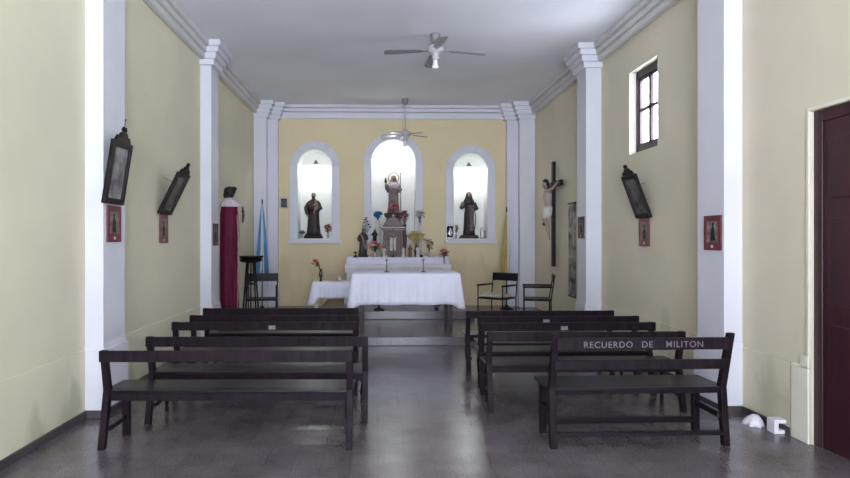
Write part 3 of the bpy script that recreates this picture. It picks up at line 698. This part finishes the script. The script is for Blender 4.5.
# ---------------------------------------------------------------- altar table with cloth
def tablecloth(name, label, parentloc, x0, x1, y0, y1, ztop, drop, flare, wav, n=90, corners=.12, m='cloth', seed=1, tail=.0, thick=.006):
    """cloth lying on a table: top sheet plus a pleated skirt whose corners fall in longer folds"""
    rnd = random.Random(seed)
    per = []
    def side(ax, ay, bx, by, k):
        for i in range(k): f = i/k; per.append((ax+(bx-ax)*f, ay+(by-ay)*f))
    kx, ky = n, max(12, int(n*(y1-y0)/(x1-x0)))
    side(x0, y0, x1, y0, kx); side(x1, y0, x1, y1, ky); side(x1, y1, x0, y1, kx); side(x0, y1, x0, y0, ky)
    cx, cy = (x0+x1)/2, (y0+y1)/2
    rows = []
    for j in range(9):
        f = j/8; ring = []
        for i, (x, y) in enumerate(per):
            dx_, dy_ = (1 if x >= x1-1e-6 else -1 if x <= x0+1e-6 else 0), (1 if y >= y1-1e-6 else -1 if y <= y0+1e-6 else 0)
            dc = min(math.hypot(x-a, y-b_) for a in (x0, x1) for b_ in (y0, y1))
            cor = math.exp(-(dc/.07)**2)
            s = flare*f + wav*f*math.sin(i*.55+seed) + wav*.5*f*math.sin(i*1.35+2) + corners*.35*cor*f
            ln = drop + tail*cor + .006*math.sin(i*.21+seed)
            nx, ny = dx_, dy_
            if nx and ny: nx, ny = nx*.7, ny*.7
            ring.append((x + nx*s, y + ny*s, ztop - ln*f**1.0))
        rows.append(ring)
    b = B(); vs = [[b.verts.new(p) for p in r] for r in rows]; N_ = len(per)
    for a, c in zip(vs, vs[1:]):
        for i in range(N_): b.faces.new((a[i], a[(i+1) % N_], c[(i+1) % N_], c[i]))
    b.faces.new(vs[0])
    o = obj(name, b, m, smooth=False)
    for p in o.data.polygons: p.use_smooth = len(p.vertices) == 4
    s = o.modifiers.new('thick', 'SOLIDIFY'); s.thickness = thick; s.offset = 1
    return tag(o, label, 'tablecloth')
TX0, TX1, TY0, TY1, TZ = -.40, 1.275, 9.62, 10.42, 1.045
t = thing('altar_table', 'dark wooden altar table standing on the sanctuary step under a white cloth', 'table', ((TX0+TX1)/2, (TY0+TY1)/2, P1))
hx, hy = (TX1-TX0)/2-.02, (TY1-TY0)/2-.02
b = B(); box(b, -hx, hx, -hy, hy, TZ-P1-.04, TZ-P1); obj('tabletop', b, 'wood', t, bevel=.004)
b = B(); box(b, -hx+.14, hx-.14, -hy+.05, -hy+.07, TZ-P1-.14, TZ-P1-.04); box(b, -hx+.14, hx-.14, hy-.07, hy-.05, TZ-P1-.14, TZ-P1-.04); obj('apron', b, 'wood', t)
for sx in (-1, 1):
    for sy in (-1, 1):
        b = B(); xc = sx*(hx-.12); yc = sy*(hy-.05)
        box(b, xc-.03, xc+.03, yc-.025, yc+.025, 0, TZ-P1-.04); obj('leg', b, 'wood', t, bevel=.003)
tablecloth('tablecloth', 'long white cloth hanging over the dark altar table', None, TX0, TX1, TY0, TY1, TZ+.003, .48, .03, .010, corners=.16, tail=.06)
# side table
SX0, SX1, SY0, SY1, SZ = -1.13, -.42, 10.8, 11.15, .83
t = thing('side_table', 'small pale credence table left of the altar table', 'table', ((SX0+SX1)/2, (SY0+SY1)/2, P1))
hx, hy = (SX1-SX0)/2-.015, (SY1-SY0)/2-.015
b = B(); box(b, -hx, hx, -hy, hy, SZ-P1-.03, SZ-P1); obj('tabletop', b, 'reveal', t)
for sx in (-1, 1):
    for sy in (-1, 1):
        b = B(); xc = sx*(hx-.03); yc = sy*(hy-.03); box(b, xc-.02, xc+.02, yc-.02, yc+.02, 0, SZ-P1-.03); obj('leg', b, 'reveal', t)
tablecloth('tablecloth', 'short white cloth on the small side table left of the altar', None, SX0, SX1, SY0, SY1, SZ+.003, .27, .02, .008, n=44, corners=.25, seed=4, tail=.12)
bouquet((-1.01, 10.98, SZ+.008), 'dark vase with red blossoms leaning left on the small side table', .39, .05, ['fred'], 6, vase='darkvase', vh=.22, vr=.035, leaf='hair', lean=(-.10, 0), group=None)
t = thing('glass_cruet', 'small clear cruet on the right of the small side table', 'cruet', (-.68, 11.0, SZ+.008))
b = B(); lathe(b, [(.03, 0), (.035, .03), (.03, .06), (.012, .08), (.016, .10)], seg=14); obj('bottle', b, 'vase', t, smooth=True); b = B(); ell(b, (0, 0, .11), (.013, .013, .016), 8); obj('stopper', b, 'vase', t, smooth=True)
# candlesticks on the altar table
for x, lb in ((.14, 'left slim candlestick on the white altar cloth'), (.73, 'right slim candlestick on the white altar cloth')):
    t = thing('candlestick', lb, 'candlestick', (x, 9.95, TZ+.010), 0, 'candlesticks on the altar table')
    b = B(); lathe(b, [(.05, 0), (.048, .008), (.02, .018), (.010, .03)], seg=16); obj('foot', b, 'silver', t, smooth=True)
    b = B(); lathe(b, [(.009, .028), (.009, .08), (.016, .09), (.009, .10), (.008, .18), (.022, .19), (.024, .20), (.014, .205)], seg=14); obj('stem', b, 'silver', t, smooth=True)
    b = B(); lathe(b, [(.011, .20), (.011, .27), (.002, .275)], seg=12); plabel(obj('candle', b, 'ivory', t, smooth=True), 'short ivory candle')
# things on the upper step under the table line of sight
t = thing('microphone_stand_foot', 'black round stand base on the upper step behind the altar table, left', 'stand', (.02, 11.40, P2))
b = B(); lathe(b, [(.10, 0), (.10, .02), (.03, .045), (.018, .06), (.018, .12)], seg=20); obj('base', b, 'black', t, smooth=True)
b = B(); tube(b, [(0, 0, .10), (.03, 0, .55)], .010, 8); obj('pole', b, 'black', t)
bouquet((1.08, 11.40, P2), 'low dark red potted flowers on the upper step behind the altar table, right', .12, .085, ['fmauve', 'fred', 'hair'], 8, vase='darkvase', vh=.05, vr=.05, group=None, name='potted_flowers')

# ---------------------------------------------------------------- chairs and tall stand
def armchair(loc, rz, label, cushion=False, scale=1):
    t = thing('metal_armchair', label, 'chair', loc, rz, 'black metal armchairs in the sanctuary'); W, D = .25, .22; r = .011
    for sx in (-1, 1):
        b = B(); tube(b, [(sx*W, D, 0), (sx*W, D, .42), (sx*W, D+.03, .62), (sx*W, D+.06, .85)], r, 8); obj('rear_leg', b, 'black', t, smooth=True)
        b = B(); tube(b, [(sx*W, -D, 0), (sx*W, -D, .64)], r, 8); obj('front_leg', b, 'black', t, smooth=True)
        b = B(); tube(b, [(sx*W, -D-.02, .645), (sx*W, D+.02, .645)], .016, 8); obj('armrest', b, 'black', t, smooth=True)
    b = B(); tube(b, [(-W, -D, .42), (W, -D, .42)], r, 8); tube(b, [(-W, D, .42), (W, D, .42)], r, 8); tube(b, [(-W, -D, .42), (-W, D, .42)], r, 8); tube(b, [(W, -D, .42), (W, D, .42)], r, 8)
    obj('seat_frame', b, 'black', t, smooth=True)
    b = B(); box(b, -W+.01, W-.01, -D+.01, D-.01, .425, .44); obj('seat', b, 'black', t, bevel=.005)
    b = B(); box(b, -W, W, D+.035, D+.055, .71, .85); obj('backrest', b, 'black', t, bevel=.008)
    if cushion:
        b = B(); box(b, -.2, .2, -.19, .17, .44, .49); plabel(obj('cushion', b, 'chairseat', t, bevel=.02), 'pale cushion')
    return t
armchair((-2.00, 10.75, P1), 0.12, 'black metal armchair left of the side table, beside the tall stand')
armchair((2.09, 10.85, P1), -.75, 'black metal armchair with a pale cushion right of the altar', True)
armchair((2.74, 10.62, P1), -PI/2-.22, 'black metal armchair seen side-on, rightmost in the sanctuary')
t = thing('tall_stand', 'tall dark wooden stand with a round carved top, left of the black chair', 'stand', (-2.09, 10.25, P1))
b = B(); lathe(b, [(.05, 1.06), (.14, 1.075), (.185, 1.10), (.19, 1.115), (.165, 1.13), (.19, 1.145), (.205, 1.165), (.205, 1.18), (.02, 1.182)], seg=28); obj('top', b, 'frame', t, smooth=False)
for i in range(4):
    a = PI/4 + i*PI/2; b = B()
    tube(b, [(.17*math.cos(a), .17*math.sin(a), 0), (.125*math.cos(a), .125*math.sin(a), .55), (.075*math.cos(a), .075*math.sin(a), 1.08)], [.016, .014, .016], 8); obj('leg', b, 'frame', t, smooth=True)
b = B()
for z, r in ((.30, .15), (.72, .11)):
    p = [(r*math.cos(PI/4+i*PI/2), r*math.sin(PI/4+i*PI/2), z) for i in range(5)]
    for a, c in zip(p, p[1:]): tube(b, [a, c], .009, 8)
obj('stretcher', b, 'frame', t)
b = B(); tube(b, [(0, 0, .30), (0, 0, 1.08)], .012, 8); obj('centre_post', b, 'frame', t)

# robed processional figure at the left
t = thing('robed_statue', 'tall statue in a long magenta robe and white cape by the left pilaster', 'statue', (-2.375, 9.98, P1))
b = B(); loft(b, [(0, .13, .12, .03, 0), (.25, .125, .115, .02, 0), (.5, .14, .12, .0, 0), (.9, .145, .12, -.005, 0), (1.4, .14, .115, -.01, 0), (1.85, .14, .10, -.01, 0), (1.99, .125, .09, 0, 0), (2.03, .05, .05, 0, 0)], 9, .10, 44); obj('robe', b, 'magenta', t, smooth=True)
b = B(); loft(b, [(1.97, .185, .13, .03, -.0), (2.00, .175, .125, .025, 0), (2.06, .125, .10, 0.01, 0), (2.10, .07, .07, 0, 0), (2.115, .045, .045, 0, 0)], 7, .07, 32); obj('cape', b, 'lace', t, smooth=True)
b = B(); head(b, (0, 0, 0), .95); b.transform(Matrix.Translation((.0, -.01, 2.21)) @ Matrix.Rotation(.5, 4, 'Z')); tube(b, [(0, 0, 2.08), (0, 0, 2.15)], [.05, .045]); obj('head', b, 'statdark', t, smooth=True)
b = B(); ell(b, (-.0, .02, 2.225), (.095, .085, .075), 14); ell(b, (.07, .0, 2.26), (.05, .05, .035), 10); loft(b, [(2.12, .07, .05, -.03, .04), (2.16, .085, .06, -.02, .035), (2.22, .08, .07, -.01, .03)], 6, .08, 20); obj('hair', b, 'hair', t, smooth=True)
b = B(); tube(b, [(.13, -.02, 1.84), (.16, -.06, 1.55), (.155, -.07, .9), (.14, -.06, .25)], [.02, .02, .016, .012], 8); plabel(obj('ribbon', b, 'pinkish', t, smooth=True), 'paler hanging ribbon')

# flags
def flag(loc, label, mats, h0, h1, wx, rz=0):
    t = thing('furled_flag', label, 'flag', loc, rz, 'flags standing in the far corners')
    b = B(); lathe(b, [(.14, 0), (.14, .02), (.05, .05), (.025, .09)], seg=20); obj('base', b, 'frame', t, smooth=True)
    b = B(); tube(b, [(0, 0, .06), (0, 0, h1)], .012, 8); ell(b, (0, 0, h1+.02), (.015, .015, .05), 8); obj('pole', b, 'frame', t, smooth=True)
    n = len(mats)
    for i, m in enumerate(mats):
        f0, f1 = (i/n)*2-1, ((i+1)/n)*2-1
        b = B(); rs = []
        for j in range(15):
            f = j/14; z = h1-.05-(h1-.05-h0)*f; w = .015 + wx*(f**.8)
            ring = []
            for q in range(9):
                u = f0+(f1-f0)*q/8; ring.append((w*u, -.02-.03*math.cos(u*9+f*2)*min(1, f*2), z + .05*abs(u)*f))
            for q in range(8, -1, -1):
                u = f0+(f1-f0)*q/8; ring.append((w*u, -.012-.03*math.cos(u*9+f*2)*min(1, f*2), z + .05*abs(u)*f))
            rs.append(ring)
        rings(b, rs); plabel(obj('cloth_band', b, m, t, smooth=False), {'blue': 'light blue band', 'whitesilk': 'white band', 'yellow': 'yellow band'}[m])
    return t
flag((-2.36, 12.7, P1), 'furled sky-blue and white flag on a pole in the far left corner', ['blue', 'whitesilk', 'blue'], .62, 2.2, .13)
flag((2.66, 12.75, P1), 'furled yellow and white flag on a pole in the far right corner', ['yellow', 'whitesilk'], .62, 2.05, .12)

# small wall crucifix at left
t = thing('wall_crucifix', 'small thin dark crucifix high on the left sanctuary wall', 'crucifix', (XL, 12.05, 1.90))
b = B(); box(b, 0, .02, -.015, .015, 0, .30); box(b, 0, .02, -.08, .08, .195, .22); obj('cross', b, 'frame', t)
b = B(); tube(b, [(.03, 0, .06), (.035, .0, .14), (.03, 0, .20)], [.007, .012, .012], 8); ell(b, (.035, 0, .225), (.012, .012, .014), 8)
for q in (-1, 1): tube(b, [(.03, q*.01, .195), (.028, q*.065, .208)], [.006, .004], 6)
obj('corpus', b, 'silver', t, smooth=True)
# large crucifix on the right wall
t = thing('large_crucifix', 'large dark wooden crucifix on the right sanctuary wall', 'crucifix', (XR-.002, 11.50, 1.07))
b = B(); box(b, -.10, -.04, -.045, .045, 0, 1.96); box(b, -.10, -.04, -.50, .50, 1.48, 1.58); box(b, -.04, 0, -.03, .03, 1.5, 1.56); obj('cross', b, 'frame', t, bevel=.004)
b = B()
X0 = -.155
tube(b, [(X0, 0, .55), (X0-.03, 0, .75), (X0-.10, 0, .92), (X0-.03, 0, 1.10)], [.022, .033, .042, .055], 12)
tube(b, [(X0+.01, .01, .50), (X0-.02, .03, .72), (X0-.07, .04, .90), (X0-.02, .03, 1.08)], [.020, .030, .040, .052], 12)
tube(b, [(X0-.02, 0, 1.06), (X0-.02, 0, 1.18), (X0-.03, 0, 1.30), (X0-.02, 0, 1.42), (X0-.02, 0, 1.46)], [.075, .068, .088, .075, .03], 14)
for q in (-1, 1): tube(b, [(X0-.02, q*.07, 1.41), (X0, q*.25, 1.44), (X0+.02, q*.45, 1.53)], [.036, .028, .017], 10)
tube(b, [(X0-.02, 0, 1.44), (X0-.045, 0, 1.50)], [.032, .028], 8)
obj('body', b, 'corpus', t, remesh=.009)
for q in (-1, 1):
    b = B(); hand(b, (X0+.02, q*.44, 1.525), (0, q, .25), 1.0, Vector((1, 0, 0))); obj('hand', b, 'corpus', t, smooth=True)
b = B(); head(b, (0, 0, 0), .85); b.transform(Matrix.Translation((X0-.075, -.01, 1.55)) @ Matrix.Rotation(-PI/2, 4, 'Z') @ Matrix.Rotation(.45, 4, 'X')); obj('head', b, 'corpus', t, smooth=True)
b = B(); ell(b, (X0-.065, 0, 1.575), (.062, .060, .060), 14); tube(b, [(X0-.04, .04, 1.56), (X0-.03, .065, 1.47), (X0-.03, .07, 1.40)], [.03, .022, .01], 8); tube(b, [(X0-.04, -.04, 1.56), (X0-.03, -.065, 1.47), (X0-.03, -.07, 1.40)], [.03, .022, .01], 8); obj('hair', b, 'hair', t, smooth=True)
b = B(); loft(b, [(.90, .085, .095, X0-.05, .01), (.98, .095, .10, X0-.04, .01), (1.06, .088, .095, X0-.025, .01), (1.12, .078, .08, X0-.02, 0)], 7, .08, 28); plabel(obj('loincloth', b, 'ivory', t, smooth=True), 'pale loincloth')
b = B(); ell(b, (X0-.09, .02, .80), (.03, .035, .045), 10); plabel(obj('wound', b, 'red', t, smooth=True), 'dark red painted wound')
# tall narrow panel
t = thing('hanging_panel', 'tall narrow mottled painting on the right wall beside the sanctuary pilaster', 'painting', (XR, 10.57, .60))
b = B(); box(b, -.03, 0, -.16, .16, 0, 1.60); obj('panel', b, 'panelart', t)
b = B(); tube(b, [(-.02, -.19, 1.60), (-.02, .19, 1.60)], .016, 8); obj('top_bar', b, 'frame', t); b = B(); tube(b, [(-.02, -.18, 0), (-.02, .18, 0)], .014, 8); obj('bottom_bar', b, 'frame', t)

# white bracket on the floor by the right wall
t = thing('concrete_bracket', 'small white C-shaped block on the floor near the maroon door', 'block', (3.285, 5.03, 0))
b = B(); prism(b, [(-.05, 0), (.05, 0), (.05, .03), (-.012, .03), (-.012, .085), (.05, .085), (.05, .115), (-.05, .115)], -.05, .05); obj('block', b, 'altar', t, bevel=.004)
t = thing('crumpled_cloth', 'crumpled pale grey cloth beside the white block', 'cloth', (3.22, 5.24, 0))
b = B(); loft(b, [(0, .075, .09), (.03, .065, .08), (.06, .045, .06, .01, 0), (.085, .02, .03, .02, 0)], 7, .22, 28); obj('cloth', b, 'altar', t, smooth=True)

# ---------------------------------------------------------------- light
w = bpy.data.worlds.new('World'); bpy.context.scene.world = w; w.use_nodes = True
bg = w.node_tree.nodes['Background']; bg.inputs[0].default_value = (.80, .88, 1, 1); bg.inputs[1].default_value = 9.0
# open sky above the horizon, stronger glow added below it to brighten the ceiling
WN = w.node_tree.nodes; WL = w.node_tree.links
wt = WN.new('ShaderNodeTexCoord'); wsp = WN.new('ShaderNodeSeparateXYZ'); wr = WN.new('ShaderNodeMapRange')
wr.inputs[1].default_value = -.05; wr.inputs[2].default_value = .05; wr.inputs[3].default_value = 15; wr.inputs[4].default_value = 8.6
WL.new(wt.outputs['Generated'], wsp.inputs[0]); WL.new(wsp.outputs['Z'], wr.inputs[0]); WL.new(wr.outputs[0], bg.inputs[1])
def area(name, loc, rot, sx, sy, e, col, portal=False):
    l = bpy.data.lights.new(name, 'AREA'); l.shape = 'RECTANGLE'; l.size = sx; l.size_y = sy; l.energy = e; l.color = col
    if portal: l.cycles.is_portal = True
    o = bpy.data.objects.new(name, l); C.objects.link(o); o.location = loc; o.rotation_euler = rot; return o
for a, b_ in ws: area('window_portal', (XR+.29, (a+b_)/2, 3.25), (0, PI/2, 0), 1.1, b_-a, 1, (1, 1, 1), True)
area('entrance_portal', ((EX0+EX1)/2, YF-.28, EZ/2), (PI/2, 0, 0), EX1-EX0, EZ, 1, (1, 1, 1), True)

# ---------------------------------------------------------------- camera
cam = bpy.data.cameras.new('camera'); co = bpy.data.objects.new('camera', cam); C.objects.link(co)
cam.sensor_width = 36; cam.lens = 620*36/850; cam.shift_x = 31/850; cam.shift_y = -.001
co.location = (0, 0, 1.6); co.rotation_euler = (PI/2, 0, -math.atan(16/620)); cam.clip_start = .05
sc = bpy.context.scene; sc.camera = co
sc.view_settings.view_transform = 'Standard'; sc.view_settings.look = 'None'; sc.view_settings.exposure = 1.36; sc.view_settings.gamma = 1
sc.view_settings.use_curve_mapping = False
sc.cycles.use_denoising = True; sc.cycles.max_bounces = 14; sc.cycles.diffuse_bounces = 10; sc.cycles.transparent_max_bounces = 8
sc.cycles.sample_clamp_indirect = 6
